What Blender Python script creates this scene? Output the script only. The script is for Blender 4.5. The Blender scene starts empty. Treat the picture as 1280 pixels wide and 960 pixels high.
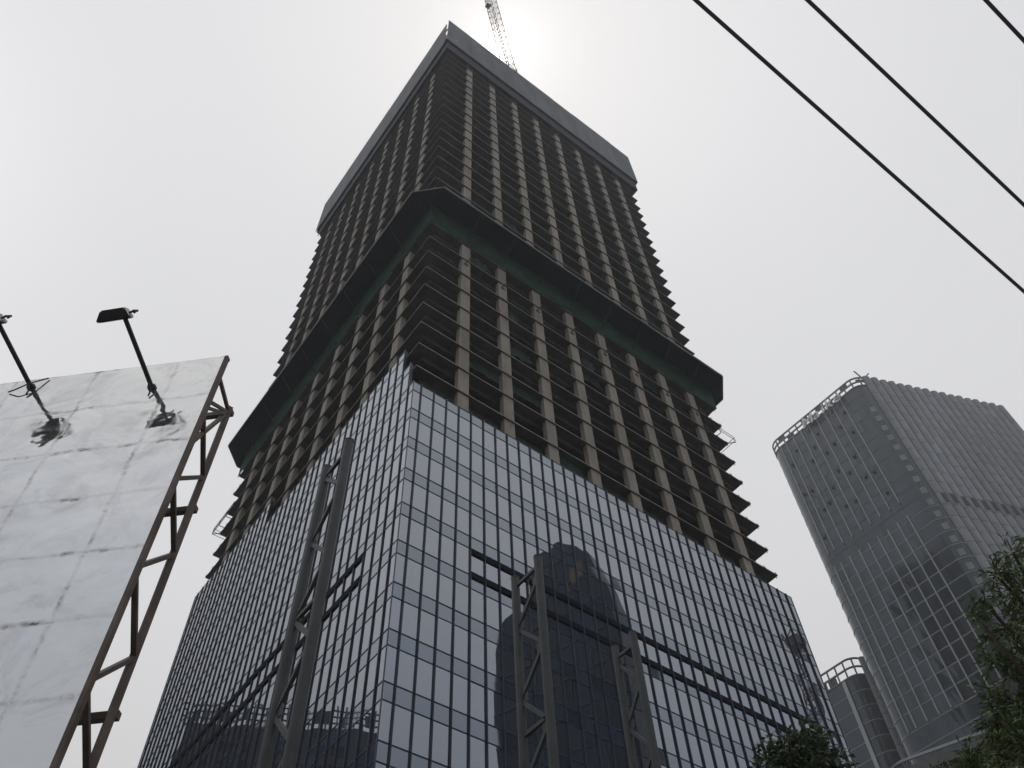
import bpy, bmesh, math, random
from mathutils import Vector, Matrix

random.seed(7)
R = math.radians
S = bpy.context.scene
COL = S.collection

# ------------------------------------------------------------------ helpers
class MB:
    """collects faces for one mesh object"""
    def __init__(s):
        s.v, s.f = [], []
    def quad(s, a, b, c, d):
        n = len(s.v); s.v += [tuple(a), tuple(b), tuple(c), tuple(d)]; s.f.append((n, n+1, n+2, n+3)); return s
    def tri(s, a, b, c):
        n = len(s.v); s.v += [tuple(a), tuple(b), tuple(c)]; s.f.append((n, n+1, n+2)); return s
    def box(s, x0, x1, y0, y1, z0, z1):
        n = len(s.v)
        s.v += [(x0,y0,z0),(x1,y0,z0),(x1,y1,z0),(x0,y1,z0),(x0,y0,z1),(x1,y0,z1),(x1,y1,z1),(x0,y1,z1)]
        s.f += [tuple(n+i for i in q) for q in ((0,3,2,1),(4,5,6,7),(0,1,5,4),(1,2,6,5),(2,3,7,6),(3,0,4,7))]
        return s
    def bar(s, p, q, w, h=None, up=(0,0,1)):
        """rectangular bar from p to q"""
        h = h or w
        p, q = Vector(p), Vector(q); d = (q-p).normalized(); up = Vector(up)
        if abs(d.dot(up)) > .98: up = Vector((1,0,0)) if abs(d.x) < .9 else Vector((0,1,0))
        a = d.cross(up).normalized(); b = a.cross(d).normalized()
        n = len(s.v)
        for c in (p, q):
            for sa, sb in ((-1,-1),(1,-1),(1,1),(-1,1)):
                s.v.append(tuple(c + a*sa*w/2 + b*sb*h/2))
        s.f += [tuple(n+i for i in t) for t in ((0,3,2,1),(4,5,6,7),(0,1,5,4),(1,2,6,5),(2,3,7,6),(3,0,4,7))]
        return s
    def tube(s, pts, r, n=10, r2=None, cap=True):
        pts = [Vector(p) for p in pts]; k = len(pts); base = len(s.v)
        ref = None
        for i, p in enumerate(pts):
            d = (pts[min(i+1,k-1)] - pts[max(i-1,0)]).normalized()
            if ref is None:
                ref = Vector((0,0,1)) if abs(d.z) < .9 else Vector((1,0,0))
            a = d.cross(ref).normalized(); b = d.cross(a).normalized()
            rr = r if r2 is None else r + (r2-r)*i/(k-1)
            for j in range(n):
                t = 2*math.pi*j/n
                s.v.append(tuple(p + a*math.cos(t)*rr + b*math.sin(t)*rr))
        for i in range(k-1):
            for j in range(n):
                j2 = (j+1) % n
                s.f.append((base+i*n+j, base+i*n+j2, base+(i+1)*n+j2, base+(i+1)*n+j))
        if cap:
            s.f.append(tuple(base+j for j in range(n)))
            s.f.append(tuple(base+(k-1)*n+j for j in reversed(range(n))))
        return s
    def prism(s, poly, z0, z1):
        n = len(s.v); k = len(poly)
        s.v += [(x,y,z0) for x,y in poly] + [(x,y,z1) for x,y in poly]
        s.f.append(tuple(n+i for i in reversed(range(k)))); s.f.append(tuple(n+k+i for i in range(k)))
        for i in range(k):
            j = (i+1) % k; s.f.append((n+i, n+j, n+k+j, n+k+i))
        return s
    def build(s, name, m, parent=None, smooth=False):
        me = bpy.data.meshes.new(name); me.from_pydata(s.v, [], s.f); me.update()
        if smooth:
            for p in me.polygons: p.use_smooth = True
        o = bpy.data.objects.new(name, me); COL.objects.link(o)
        if m: me.materials.append(m)
        if parent:
            o.parent = parent
            o.matrix_parent_inverse = Matrix.Translation(parent.location).inverted() if False else Matrix.Identity(4)
            off = parent.location.copy()
            pp = parent.parent
            while pp: off += pp.location; pp = pp.parent
            if off.length > 0: me.transform(Matrix.Translation(-off))
        return o

def tag(o, label, cat, group=None, kind=None):
    if label: o['label'] = label
    if cat: o['category'] = cat
    if group: o['group'] = group
    if kind: o['kind'] = kind
    return o

def thing(name, label, cat, loc=(0,0,0), group=None):
    o = bpy.data.objects.new(name, None); COL.objects.link(o); o.location = loc
    o.empty_display_size = .5
    return tag(o, label, cat, group)

# ------------------------------------------------------------------ materials
def mat(name, col, rough=.7, metal=0., ior=1.45, noise=0., scale=1., stretch=(1,1,1), bump=0., bscale=None, spec=.5, rand=0., dark=None, darkpos=.55):
    m = bpy.data.materials.new(name); m.use_nodes = True
    nt = m.node_tree; b = nt.nodes['Principled BSDF']
    b.inputs['Roughness'].default_value = rough; b.inputs['Metallic'].default_value = metal
    b.inputs['IOR'].default_value = ior; b.inputs['Specular IOR Level'].default_value = spec
    b.inputs['Base Color'].default_value = (*col, 1)
    L = nt.links
    tc = nt.nodes.new('ShaderNodeTexCoord'); mp = nt.nodes.new('ShaderNodeMapping'); mp.inputs['Scale'].default_value = stretch
    L.new(tc.outputs['Object'], mp.inputs['Vector'])
    out = None
    if noise or dark:
        n = nt.nodes.new('ShaderNodeTexNoise'); n.inputs['Scale'].default_value = scale; n.inputs['Detail'].default_value = 6; n.inputs['Roughness'].default_value = .65
        L.new(mp.outputs[0], n.inputs['Vector'])
        r = nt.nodes.new('ShaderNodeValToRGB')
        lo = dark or tuple(c*(1-noise) for c in col); hi = tuple(min(1,c*(1+noise)) for c in col)
        r.color_ramp.elements[0].position = .3 if not dark else darkpos-.22; r.color_ramp.elements[0].color = (*lo,1)
        r.color_ramp.elements[1].position = .7 if not dark else darkpos; r.color_ramp.elements[1].color = (*hi,1)
        L.new(n.outputs['Fac'], r.inputs[0]); out = r.outputs[0]
    if rand:
        g = nt.nodes.new('ShaderNodeNewGeometry'); oi = nt.nodes.new('ShaderNodeObjectInfo')
        ad = nt.nodes.new('ShaderNodeMath'); ad.operation = 'ADD'; L.new(g.outputs['Random Per Island'], ad.inputs[0]); L.new(oi.outputs['Random'], ad.inputs[1])
        fr = nt.nodes.new('ShaderNodeMath'); fr.operation = 'FRACT'; L.new(ad.outputs[0], fr.inputs[0])
        mr = nt.nodes.new('ShaderNodeMapRange'); mr.inputs['To Min'].default_value = 1-rand; mr.inputs['To Max'].default_value = 1+rand; L.new(fr.outputs[0], mr.inputs['Value'])
        mx = nt.nodes.new('ShaderNodeMix'); mx.data_type = 'RGBA'; mx.blend_type = 'MULTIPLY'; mx.inputs['Factor'].default_value = 1
        if out: L.new(out, mx.inputs['A'])
        else: mx.inputs['A'].default_value = (*col, 1)
        cb = nt.nodes.new('ShaderNodeCombineColor')
        for i in range(3): L.new(mr.outputs[0], cb.inputs[i])
        L.new(cb.outputs[0], mx.inputs['B']); out = mx.outputs['Result']
    if out: L.new(out, b.inputs['Base Color'])
    if bump:
        n2 = nt.nodes.new('ShaderNodeTexNoise'); n2.inputs['Scale'].default_value = bscale or scale*4; n2.inputs['Detail'].default_value = 3
        L.new(mp.outputs[0], n2.inputs['Vector'])
        bp = nt.nodes.new('ShaderNodeBump'); bp.inputs['Strength'].default_value = 1; bp.inputs['Distance'].default_value = bump
        L.new(n2.outputs['Fac'], bp.inputs['Height']); L.new(bp.outputs[0], b.inputs['Normal'])
    return m

CONC  = mat('column_concrete', (.335,.30,.25), .9, noise=.28, scale=.5, stretch=(1,1,.35), bump=.02, bscale=3)
SLABM = mat('shaded_slab_concrete', (.095,.09,.084), .9, noise=.3, scale=.6, bump=.01, bscale=4)  # shade under the floors painted in: slab and beam concrete darkened
EDGEM = mat('skylit_edge_concrete', (.29,.27,.24), .85, noise=.45, scale=.7)  # same slab concrete made paler, sky light on the edges put into colour
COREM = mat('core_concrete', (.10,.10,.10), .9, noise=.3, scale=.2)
FRAME = mat('dark_anodised_frame', (.016,.022,.044), .42, noise=.2, scale=.5)
LOUV  = mat('louvre_metal', (.008,.010,.016), .85, spec=.15, noise=.2, scale=2)

def glass_mat(name, base, ior, rough, rand, tint, wav=.0, bscale=.25):
    m = mat(name, base, rough, ior=ior, rand=rand)
    b = m.node_tree.nodes['Principled BSDF']; b.inputs['Specular Tint'].default_value = (*tint, 1)
    if wav:
        nt = m.node_tree; tc = nt.nodes.new('ShaderNodeTexCoord')
        n = nt.nodes.new('ShaderNodeTexNoise'); n.inputs['Scale'].default_value = bscale; n.inputs['Detail'].default_value = 1
        nt.links.new(tc.outputs['Object'], n.inputs['Vector'])
        bp = nt.nodes.new('ShaderNodeBump'); bp.inputs['Distance'].default_value = wav
        nt.links.new(n.outputs['Fac'], bp.inputs['Height']); nt.links.new(bp.outputs[0], b.inputs['Normal'])
    return m
GLASS = glass_mat('coated_window_glass', (.024,.032,.048), 4.0, .012, .3, (.86,.915,1.0), .012, .22)
SPAND = glass_mat('spandrel_glass', (.028,.04,.064), 3.2, .03, .45, (.80,.89,1.0), .012, .22)
NET   = mat('green_safety_net', (.015,.068,.039), .85, noise=.45, scale=.35, bump=.1, bscale=1.2)
DECK  = mat('canopy_plywood', (.026,.030,.044), .8, noise=.35, scale=.4)
RIM   = mat('canopy_rim', (.13,.17,.15), .7, noise=.5, scale=.3)
ENCL  = mat('formwork_mesh_panel', (.10,.115,.128), .65, metal=.3, noise=.35, scale=.35, stretch=(1,1,.3), rand=.12)
DNET  = mat('dark_hanging_net', (.05,.055,.066), .9, noise=.3, scale=.5)
STEEL = mat('weathered_steel', (.15,.118,.10), .65, metal=.3, noise=.35, scale=2.5)
MASTM = mat('painted_mast_steel', (.058,.064,.064), .55, metal=.2, noise=.25, scale=1.2)
BLACK = mat('black_painted_metal', (.03,.031,.034), .5, noise=.3, scale=8)
CABLE = mat('cable_sheath', (.085,.09,.11), .55, noise=.2, scale=3)
CRANE = mat('crane_paint', (.16,.10,.10), .6, noise=.2, scale=1)
PIPE  = mat('scaffold_pipe', (.10,.09,.085), .6, metal=.4, noise=.3, scale=3)

# ------------------------------------------------------------------ camera
CAM = Vector((-22.43862, -40.96912, 1.602))
cd = bpy.data.cameras.new('camera'); cam = bpy.data.objects.new('camera', cd); COL.objects.link(cam)
rot = Matrix(((.7974,-.47947,-.36642),(-.60253,-.66617,-.43952),(-.03337,.57125,-.8201))).to_4x4()
cam.matrix_world = Matrix.Translation(CAM) @ rot
cd.sensor_width = 36; cd.lens = 31.103; cd.clip_end = 5000; cd.clip_start = .1
S.camera = cam

# ------------------------------------------------------------------ sky, sun
SUN = Vector((.16331,.17923,.97016)).normalized()
w = bpy.data.worlds.new('World'); S.world = w; w.use_nodes = True
nt = w.node_tree; L = nt.links; bg = nt.nodes['Background']; bg.inputs['Strength'].default_value = .1
sky = nt.nodes.new('ShaderNodeTexSky'); sky.sky_type = 'NISHITA'; sky.sun_disc = False
sky.sun_elevation = math.asin(SUN.z); sky.sun_rotation = math.atan2(SUN.x, SUN.y)
sky.dust_density = 6; sky.air_density = 1.5
geo = nt.nodes.new('ShaderNodeTexCoord')
def math_node(op, a=None, b=None):
    n = nt.nodes.new('ShaderNodeMath'); n.operation = op
    for i, x in enumerate((a, b)):
        if x is None: continue
        if isinstance(x, (int, float)): n.inputs[i].default_value = x
        else: L.new(x, n.inputs[i])
    return n.outputs[0]
dot = nt.nodes.new('ShaderNodeVectorMath'); dot.operation = 'DOT_PRODUCT'
L.new(geo.outputs['Generated'], dot.inputs[0]); dot.inputs[1].default_value = SUN
d = math_node('MAXIMUM', dot.outputs['Value'], 0.)
g1 = math_node('MULTIPLY', math_node('POWER', d, 6500.), 28.)
g2 = math_node('MULTIPLY', math_node('POWER', d, 420.), 1.7)
g3 = math_node('MULTIPLY', math_node('POWER', d, 40.), .35)
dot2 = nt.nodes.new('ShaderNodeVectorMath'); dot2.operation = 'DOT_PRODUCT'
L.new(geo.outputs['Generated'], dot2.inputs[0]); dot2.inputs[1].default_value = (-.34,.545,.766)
g4 = math_node('MULTIPLY', math_node('POWER', math_node('MAXIMUM', dot2.outputs['Value'], 0.), 42.), 2.5)   # bright north-west sky patch, added to lighten reflections in the left glass face
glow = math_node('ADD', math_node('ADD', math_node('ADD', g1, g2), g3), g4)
# smog layer: brighter towards the sun, duller away from it
ramp = nt.nodes.new('ShaderNodeValToRGB')
e = ramp.color_ramp.elements
e[0].position = 0.; e[0].color = (.34,.35,.38,1); e[1].position = 1.; e[1].color = (.84,.835,.842,1)
for pos, c in ((.40,(.42,.435,.47,1)),(.53,(.54,.555,.595,1)),(.65,(.70,.695,.695,1)),(.80,(.765,.765,.78,1)),(.90,(.765,.768,.79,1)),(.96,(.795,.797,.82,1))):
    x = ramp.color_ramp.elements.new(pos); x.color = c
L.new(dot.outputs['Value'], ramp.inputs[0])
n = nt.nodes.new('ShaderNodeTexNoise'); n.inputs['Scale'].default_value = 1.4; n.inputs['Detail'].default_value = 5
L.new(geo.outputs['Generated'], n.inputs['Vector'])
mr = nt.nodes.new('ShaderNodeMapRange'); mr.inputs['To Min'].default_value = 9.45; mr.inputs['To Max'].default_value = 10.55; L.new(n.outputs['Fac'], mr.inputs['Value'])
sc = nt.nodes.new('ShaderNodeVectorMath'); sc.operation = 'SCALE'; L.new(ramp.outputs[0], sc.inputs[0]); L.new(mr.outputs[0], sc.inputs['Scale'])
mx = nt.nodes.new('ShaderNodeMix'); mx.data_type = 'RGBA'; mx.inputs['Factor'].default_value = .98
L.new(sky.outputs[0], mx.inputs['A']); L.new(sc.outputs[0], mx.inputs['B'])
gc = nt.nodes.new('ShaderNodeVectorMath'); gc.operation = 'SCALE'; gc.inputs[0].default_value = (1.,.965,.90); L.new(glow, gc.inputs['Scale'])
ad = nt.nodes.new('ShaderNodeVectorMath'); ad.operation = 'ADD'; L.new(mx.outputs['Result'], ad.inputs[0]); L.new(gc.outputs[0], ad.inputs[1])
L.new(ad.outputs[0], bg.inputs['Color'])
sl = bpy.data.lights.new('sun', 'SUN'); sl.energy = 1.0; sl.angle = R(10); sl.color = (1,.95,.88)
so = bpy.data.objects.new('sun', sl); COL.objects.link(so); so.rotation_euler = SUN.to_track_quat('Z','Y').to_euler()

S.view_settings.view_transform = 'Standard'; S.view_settings.look = 'None'; S.view_settings.exposure = 0; S.view_settings.gamma = 1
S.view_settings.use_curve_mapping = False
S.cycles.use_denoising = True
S.cycles.max_bounces = 8; S.cycles.volume_bounces = 0
S.cycles.sample_clamp_indirect = 6

# ------------------------------------------------------------------ ground
g = MB(); g.quad((-600,-600,0),(600,-600,0),(600,600,0),(-600,600,0))
tag(g.build('ground', mat('city_ground', (.10,.10,.10), .9, noise=.3, scale=.05)), None, None, kind='structure')
r = MB(); r.quad((-400,-62,.004),(400,-62,.004),(400,-43,.004),(-400,-43,.004))
tag(r.build('road', mat('asphalt', (.05,.05,.052), .85, noise=.3, scale=.6)), None, None, kind='structure')
mk = MB()
for i in range(-40,40):
    mk.quad((i*9.,-52.6,.008),(i*9+4.,-52.6,.008),(i*9+4.,-52.45,.008),(i*9.,-52.45,.008))
tag(mk.build('road_marking', mat('road_paint', (.75,.75,.72), .7, noise=.15, scale=2)), None, None, kind='structure')
pv = MB(); pv.box(-400,400,-43,-33,-.05,.13)
tag(pv.build('pavement', mat('paving_stone', (.30,.29,.275), .85, noise=.2, scale=1.5)), None, None, kind='structure')

# ------------------------------------------------------------------ tower under construction
U = 1.4                      # one pane width
ZO = 68.68                   # top of the curtain wall at the near corner
FH = 4.0606                  # storey height
SP = .325*FH                 # spandrel height
A0 = .6226                   # corner pane
WX, WY = 36.275*U, 37.22*U   # plan size
tower = thing('unfinished_tower', 'tall unfinished concrete tower with bare floor slabs above dark blue glass cladding', 'tower', (0,0,0))

def slab_z(k):               # edge height of the bare floors
    return ZO + k*FH
LEVELS = [.83+i for i in range(9)] + [9.75,10.68,11.6] + [12.5+i for i in range(17)] + [29.45,30.5,31.5,32.5]
IN = .22*U
XS0, XS1, YS0, YS1 = IN, WX-IN-.15, IN, WY-IN
rng = random.Random(3)
for k in LEVELS:
    z = slab_z(k); j = rng.uniform(-.03,.03)
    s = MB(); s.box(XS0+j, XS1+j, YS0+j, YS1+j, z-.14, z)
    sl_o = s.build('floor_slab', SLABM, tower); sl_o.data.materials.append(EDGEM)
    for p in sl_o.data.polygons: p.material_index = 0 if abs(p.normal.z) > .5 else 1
    b = MB(); bi = 1.05*U; bw = .45; bz0, bz1 = z-.75, z-.142
    b.box(bi, WX-bi, bi, bi+bw, bz0, bz1); b.box(bi, WX-bi, WY-bi-bw, WY-bi, bz0, bz1)
    b.box(bi, bi+bw, bi+bw+.003, WY-bi-bw-.003, bz0, bz1); b.box(WX-bi-bw, WX-bi, bi+bw+.003, WY-bi-bw-.003, bz0, bz1)
    for q in range(1, 8):     # secondary beams running inward
        xx = 4.2*U + 4.02*U*q - 2.01*U
        b.box(xx-.15, xx+.15, bi+bw+.003, 11*U, z-.6, z-.144)
        yy = 4.2*U + 4.11*U*q - 2.05*U
        b.box(bi+bw+.003, 11*U, yy-.15, yy+.15, z-.55, z-.146)
    b.build('edge_beam', SLABM, sl_o)
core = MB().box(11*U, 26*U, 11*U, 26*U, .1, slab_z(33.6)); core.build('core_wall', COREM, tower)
CW, CD = .93*U, .45*U
ztop = slab_z(29.4)
CXS = [4.2*U + 4.02*U*i for i in range(8)]; CYS = [4.2*U + 4.11*U*i for i in range(8)]
CF = .345*U
for x in CXS:
    c = MB().box(x-CW/2, x+CW/2, CF, CF+CD, .1, ztop); c.build('column', CONC, tower)
for y in CYS:
    c = MB().box(CF, CF+CD, y-CW/2, y+CW/2, .1, ztop); c.build('column', CONC, tower)
for x in CXS:
    c = MB().box(x-CW/2, x+CW/2, WY-CF-CD, WY-CF, .1, ztop); c.build('column', CONC, tower)
for y in CYS:
    c = MB().box(WX-CF-CD, WX-CF, y-CW/2, y+CW/2, .1, ztop); c.build('column', CONC, tower)

# curtain wall: two visible faces pane by pane, two far faces plain
EDGE_R = [0.] + [(A0+i)*U for i in range(36)] + [WX]
EDGE_L = [0.] + [(A0+i)*U for i in range(37)] + [WY]
def top_left(i):             # cladding has climbed further on this face
    return 0 if i == 0 else (1 if i == 1 else (2 if i < 23 else 3))
def top_right(i): return 0
KB = 16
def on_face(face, u, out, z):
    return (u, -out, z) if face == 'R' else (-out, u, z)
def pane(mb, face, u0, u1, z0, z1):
    t = [rng.gauss(0,.0016 if rng.random() > .04 else .006) for _ in range(3)]
    o = [t[0]+t[1]+t[2], t[0]-t[1]+t[2], t[0]-t[1]-t[2], t[0]+t[1]-t[2]]
    P = [on_face(face,u0,o[0],z0), on_face(face,u1,o[1],z0), on_face(face,u1,o[2],z1), on_face(face,u0,o[3],z1)]
    if face == 'L': P.reverse()
    mb.quad(*P)
big_w, big_s = 0, 0
rest_w, rest_s = MB(), MB()
for face, edges, topf in (('R',EDGE_R,top_right),('L',EDGE_L,top_left)):
    for i in range(len(edges)-1):
        for k in range(-topf(i), KB):
            u0, u1 = edges[i]+.015, edges[i+1]-.015
            za = ZO - k*FH; zb = za - SP; zc = ZO-(k+1)*FH
            if zc < .6: continue
            near = (face == 'R' and i < 13 and 1 <= k <= 7)
            if near and big_w < 100:
                m = MB(); pane(m, face, u0, u1, zc, zb); m.build('window', GLASS, tower); big_w += 1
            else: pane(rest_w, face, u0, u1, zc, zb)
            if near and big_s < 100:
                m = MB(); pane(m, face, u0, u1, zb, za); m.build('spandrel_panel', SPAND, tower); big_s += 1
            else: pane(rest_s, face, u0, u1, zb, za)
rest_w.build('window', GLASS, tower)['kind'] = 'stuff'
rest_s.build('spandrel_panel', SPAND, tower)['kind'] = 'stuff'
# backing behind the glass, and the two far faces
bk = MB()
bk.box(.06, WX-.06, .06, .3, .2, ZO-.06)
bk.build('cladding_backing', FRAME, tower)
bk = MB()
for i in range(len(EDGE_L)-1):
    zt = ZO + top_left(i)*FH - .06
    bk.box(.06, .28, max(EDGE_L[i],.32), min(EDGE_L[i+1], WY-.32)-.001, .2, zt)
bk.build('cladding_backing', FRAME, tower)
fw = MB(); fw.box(.3, WX, WY-.3, WY, .2, ZO); fw.build('far_cladding', SPAND, tower)
fw = MB(); fw.box(WX-.3, WX, .02, WY-.31, .2, ZO); fw.build('far_cladding', SPAND, tower)
FW, FD = .085, .20
for face, edges, topf in (('R',EDGE_R,top_right),('L',EDGE_L,top_left)):
    for i in range(len(edges)):
        t = max(topf(max(i-1,0)), topf(min(i,len(edges)-2)))
        zt = ZO + t*FH + .05
        corner = i in (0, len(edges)-1)
        fd = .05 if corner else (.14 if face == 'R' else .105); hw = .03 if corner else (.042 if face == 'R' else .04)
        u = edges[i]
        m = MB()
        if face == 'R': m.box(u-hw, u+hw, -fd, .05, .2, zt)
        else:
            if i == 0: continue
            m.box(-fd, .05, u-hw, u+hw, .2, zt)
        m.build('mullion', FRAME, tower)
for k in range(-3, KB):
    for dz in (0., -SP):
        z = ZO - k*FH + dz
        if z < .6: continue
        hh = .035 if dz else .04
        if k >= 0: MB().box(.04, WX-.04, -.035, .02, z-hh, z+hh).build('transom', FRAME, tower)
        i0 = next((i for i in range(len(EDGE_L)-1) if top_left(i) >= -k), None)
        if i0 is not None: MB().box(-.035, .02, EDGE_L[i0]+.04, WY-.04, z-hh, z+hh).build('transom', FRAME, tower)
# dark louvre strips along one storey
z1 = ZO - 4*FH - SP; z2 = ZO - 5*FH
for z in (z1-.30, z2+.02):
    MB().box(EDGE_R[5], EDGE_R[34], -.13, .01, z-.27, z+.27).build('louvre_strip', LOUV, tower)
    MB().box(-.13, .01, EDGE_L[4], EDGE_L[36], z-.27, z+.27).build('louvre_strip', LOUV, tower)

# safety canopy around the frame
O = 2.1*U; zc_out = slab_z(9.82); zc_in = slab_z(9.93)
def octa(o, ch):
    x0, x1, y0, y1 = -o, WX+o-.9, -o, WY+o-1.2
    return [(x0+ch,y0),(x1-ch,y0),(x1,y0+ch),(x1,y1-ch),(x1-ch,y1),(x0+ch,y1),(x0,y1-ch),(x0,y0+ch)]
can = MB(); outer = octa(O, 2.1*U); inner = octa(-.75*U, .01)
for i in range(8):
    j = (i+1) % 8
    a, b_, c, d_ = outer[i], outer[j], inner[j], inner[i]
    can.quad((*d_,zc_in),(*c,zc_in),(*b_,zc_out),(*a,zc_out))
    can.quad((*a,zc_out+.12),(*b_,zc_out+.12),(*c,zc_in+.12),(*d_,zc_in+.12))
can_o = can.build('safety_canopy', DECK, tower)
rim = MB()
for i in range(8):
    a, b_ = outer[i], outer[(i+1)%8]
    steps = max(1, int((Vector(b_)-Vector(a)).length/6))
    for q in range(steps):
        p = Vector(a).lerp(Vector(b_), q/steps); r_ = Vector(a).lerp(Vector(b_), (q+1)/steps)
        h = rng.uniform(.34,.46)
        rim.bar((p.x,p.y,zc_out+.12+rng.uniform(-.04,.06)),(r_.x,r_.y,zc_out+.12+rng.uniform(-.04,.06)), .09, h)
rim.build('canopy_rim', RIM, can_o)
for x in CXS:
    MB().bar((x,.2,slab_z(8.9)),(x,-O+.3,zc_out-.05),.09).build('canopy_strut', DECK, can_o)
for y in CYS:
    MB().bar((.2,y,slab_z(8.9)),(-O+.3,y,zc_out-.05),.09).build('canopy_strut', DECK, can_o)
net = MB()
def net_ring(layers, n_=52):
    """closed net hung from the canopy down over the slab edge"""
    rows = []
    for (zz, off, jit) in layers:
        cs = [(XS0-off,YS1+off),(XS0-off,YS0-off),(XS1+off,YS0-off),(XS1+off,YS1+off)]
        row = []
        for a, b_ in zip(cs, cs[1:]):
            for i in range(n_):
                t = i/n_; sag = (-.55*rng.random() if jit and rng.random() < .12 else 0)
                row.append((a[0]+(b_[0]-a[0])*t + (0 if i == 0 else rng.uniform(-.04,.04)), a[1]+(b_[1]-a[1])*t + (0 if i == 0 else rng.uniform(-.04,.04)), zz + jit*rng.uniform(-1,1) + sag))
        rows.append(row)
    for r0, r1 in zip(rows, rows[1:]):
        for i in range(len(r0)-1): net.quad(r0[i], r0[i+1], r1[i+1], r1[i])
net_ring([(slab_z(8.83),.12,.16),(slab_z(9.2),.16,0),(slab_z(9.6),.2,0),(slab_z(9.95),.25,0)])
net.build('safety_net', NET, can_o, smooth=True)

# climbing formwork enclosure round the top
ez0, ez1 = slab_z(29.88), slab_z(33.8); eo = .5*U
en = thing('formwork_enclosure', None, None); en.parent = tower
def encl(x0,x1,y0,y1,name='enclosure_panel',m=ENCL,z0=ez0,z1=ez1):
    return MB().box(x0,x1,y0,y1,z0,z1).build(name, m, en)
npan = 9
for i in range(npan):        # front panels
    xa = -eo + (WX+2*eo)*i/npan; xb = -eo + (WX+2*eo)*(i+1)/npan - .05
    encl(xa, xb, -eo+rng.uniform(-.02,.02), -eo+.12, z1=ez1+rng.uniform(-.1,.1))
for i in range(npan):        # left panels, leaving a slit at the corner
    ya = -eo+.9 + (WY+2*eo-1.3)*i/npan; yb = -eo+.9 + (WY+2*eo-1.3)*(i+1)/npan - .05
    encl(-eo+rng.uniform(-.02,.02), -eo+.12, ya, yb, z1=ez1-.35+rng.uniform(-.1,.1))
for i in range(npan):
    ya = -eo+.3 + (WY+eo)*i/npan; yb = -eo+.3 + (WY+eo)*(i+1)/npan-.05
    encl(WX+eo-.12, WX+eo, ya, yb); 
    xa = -eo+.3 + (WX+.2)*i/npan; xb = -eo+.3 + (WX+.2)*(i+1)/npan-.05
    encl(xa, xb, WY+eo-.5, WY+eo-.38)
fr = MB()
for q in (ez0-.06, ez0+5.2, ez0+10.4):
    fr.box(-eo+.14, WX+eo-.14, -eo+.14, -eo+.34, q, q+.2); fr.box(-eo+.14, -eo+.34, -eo+.36, WY+eo-1.2, q, q+.2)
fr.build('enclosure_frame', DNET, en)
sk = MB(); o1 = -.28
zs0, zs1 = slab_z(28.78), ez0+.3
sk.box(o1, WX-o1-.2, o1, o1+.05, zs0, zs1); sk.box(o1, o1+.05, o1+.06, WY-1.2, zs0, zs1); sk.box(WX-o1-.25, WX-o1-.2, o1+.06, WY-o1, zs0, zs1)
sk.build('hanging_net', DNET, en)
pf = MB(); pf.box(-eo+.02, WX+eo-.2, -eo+.02, .6, ez0-.18, ez0-.07); pf.box(-eo+.02, .6, .61, WY+eo-1.2, ez0-.18, ez0-.07)
pf.build('work_platform', DNET, en)

# small lifting brackets on the column faces
for i, x in enumerate(CXS):
    z = slab_z(8 - .45); m = MB()
    m.box(x-.28, x+.28, CF-.10, CF-.003, z-.1, z+.1); m.bar((x-.2,CF-.1,z),(x+.15,-.55,z+.6),.09); m.bar((x+.1,CF-.1,z+.75),(x+.15,-.55,z+.6),.07)
    m.build('lifting_bracket', PIPE, tower)
# torn debris nets hanging in some bays
DEBR = mat('debris_net', (.03,.06,.048), .9, noise=.5, scale=.8)
for _ in range(30):
    k = rng.choice(LEVELS[:28]); i = rng.randrange(0,7); z = slab_z(k); wd = rng.uniform(1.5,4.2); hh = rng.uniform(.9,2.6)
    u0 = CXS[i] + CW/2 + .1; off = .75*U; m = MB(); nn = 6
    for q in range(nn):
        a, b_ = u0 + wd*q/nn, u0 + wd*(q+1)/nn; d0, d1 = .06*math.sin(q*1.9), .06*math.sin((q+1)*1.9)
        za, zb = z-.15-hh*(1-.3*rng.random()), z-.15-hh*(1-.3*rng.random())
        if rng.random() < .6 or True: m.quad((a,off+d0,za),(b_,off+d1,zb),(b_,off+d1*.3,z-.15),(a,off+d0*.3,z-.15))
    m.build('debris_net', DEBR, tower)
# projecting edge clips on the slabs near the tips
clip = MB()
for k in LEVELS[:9]:
    z = slab_z(k)
    for t in (.3, 2.2, 4.2):
        clip.bar((XS1-t, YS0-.1, z-.22),(XS1-t, YS0+.05, z+.28), .07); clip.bar((XS1+.1, YS0+t, z-.25),(XS1-.03, YS0+t, z+.25), .07)
        clip.bar((XS0-.1, YS1-t, z-.22),(XS0+.04, YS1-t, z+.24), .06)
clip.build('edge_clip', PIPE, tower)

# pipe railings at two slab tips
gr = thing('guard_rail', 'small pipe guard rail round the right tip of a bare floor slab', 'railing', (XS1, YS0, slab_z(6.83)), 'pipe rails on slab tips')
for h in (.45, 1.05):
    MB().tube([(XS1-5.0,YS0-.75,slab_z(6.83)+h),(XS1+.75,YS0-.75,slab_z(6.83)+h),(XS1+.75,YS0+3.4,slab_z(6.83)+h)], .05, 6).build('rail', PIPE, gr)
for x,y in ((XS1-5,YS0-.75),(XS1-2.2,YS0-.75),(XS1+.7,YS0-.7),(XS1+.75,YS0+3.3)):
    MB().tube([(x,y,slab_z(6.83)-.05),(x,y,slab_z(6.83)+1.1)], .045, 6).build('post', PIPE, gr)
    MB().bar((x,y,slab_z(6.83)+.02),(min(x,XS1-.3),max(y,YS0+.3),slab_z(6.83)+.05), .08).build('bracket', PIPE, gr)
kz = slab_z(5.83)
gl = thing('guard_rail', 'small pipe guard rail hanging off the left tip of a bare floor slab', 'railing', (XS0, YS1, kz), 'pipe rails on slab tips')
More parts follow.
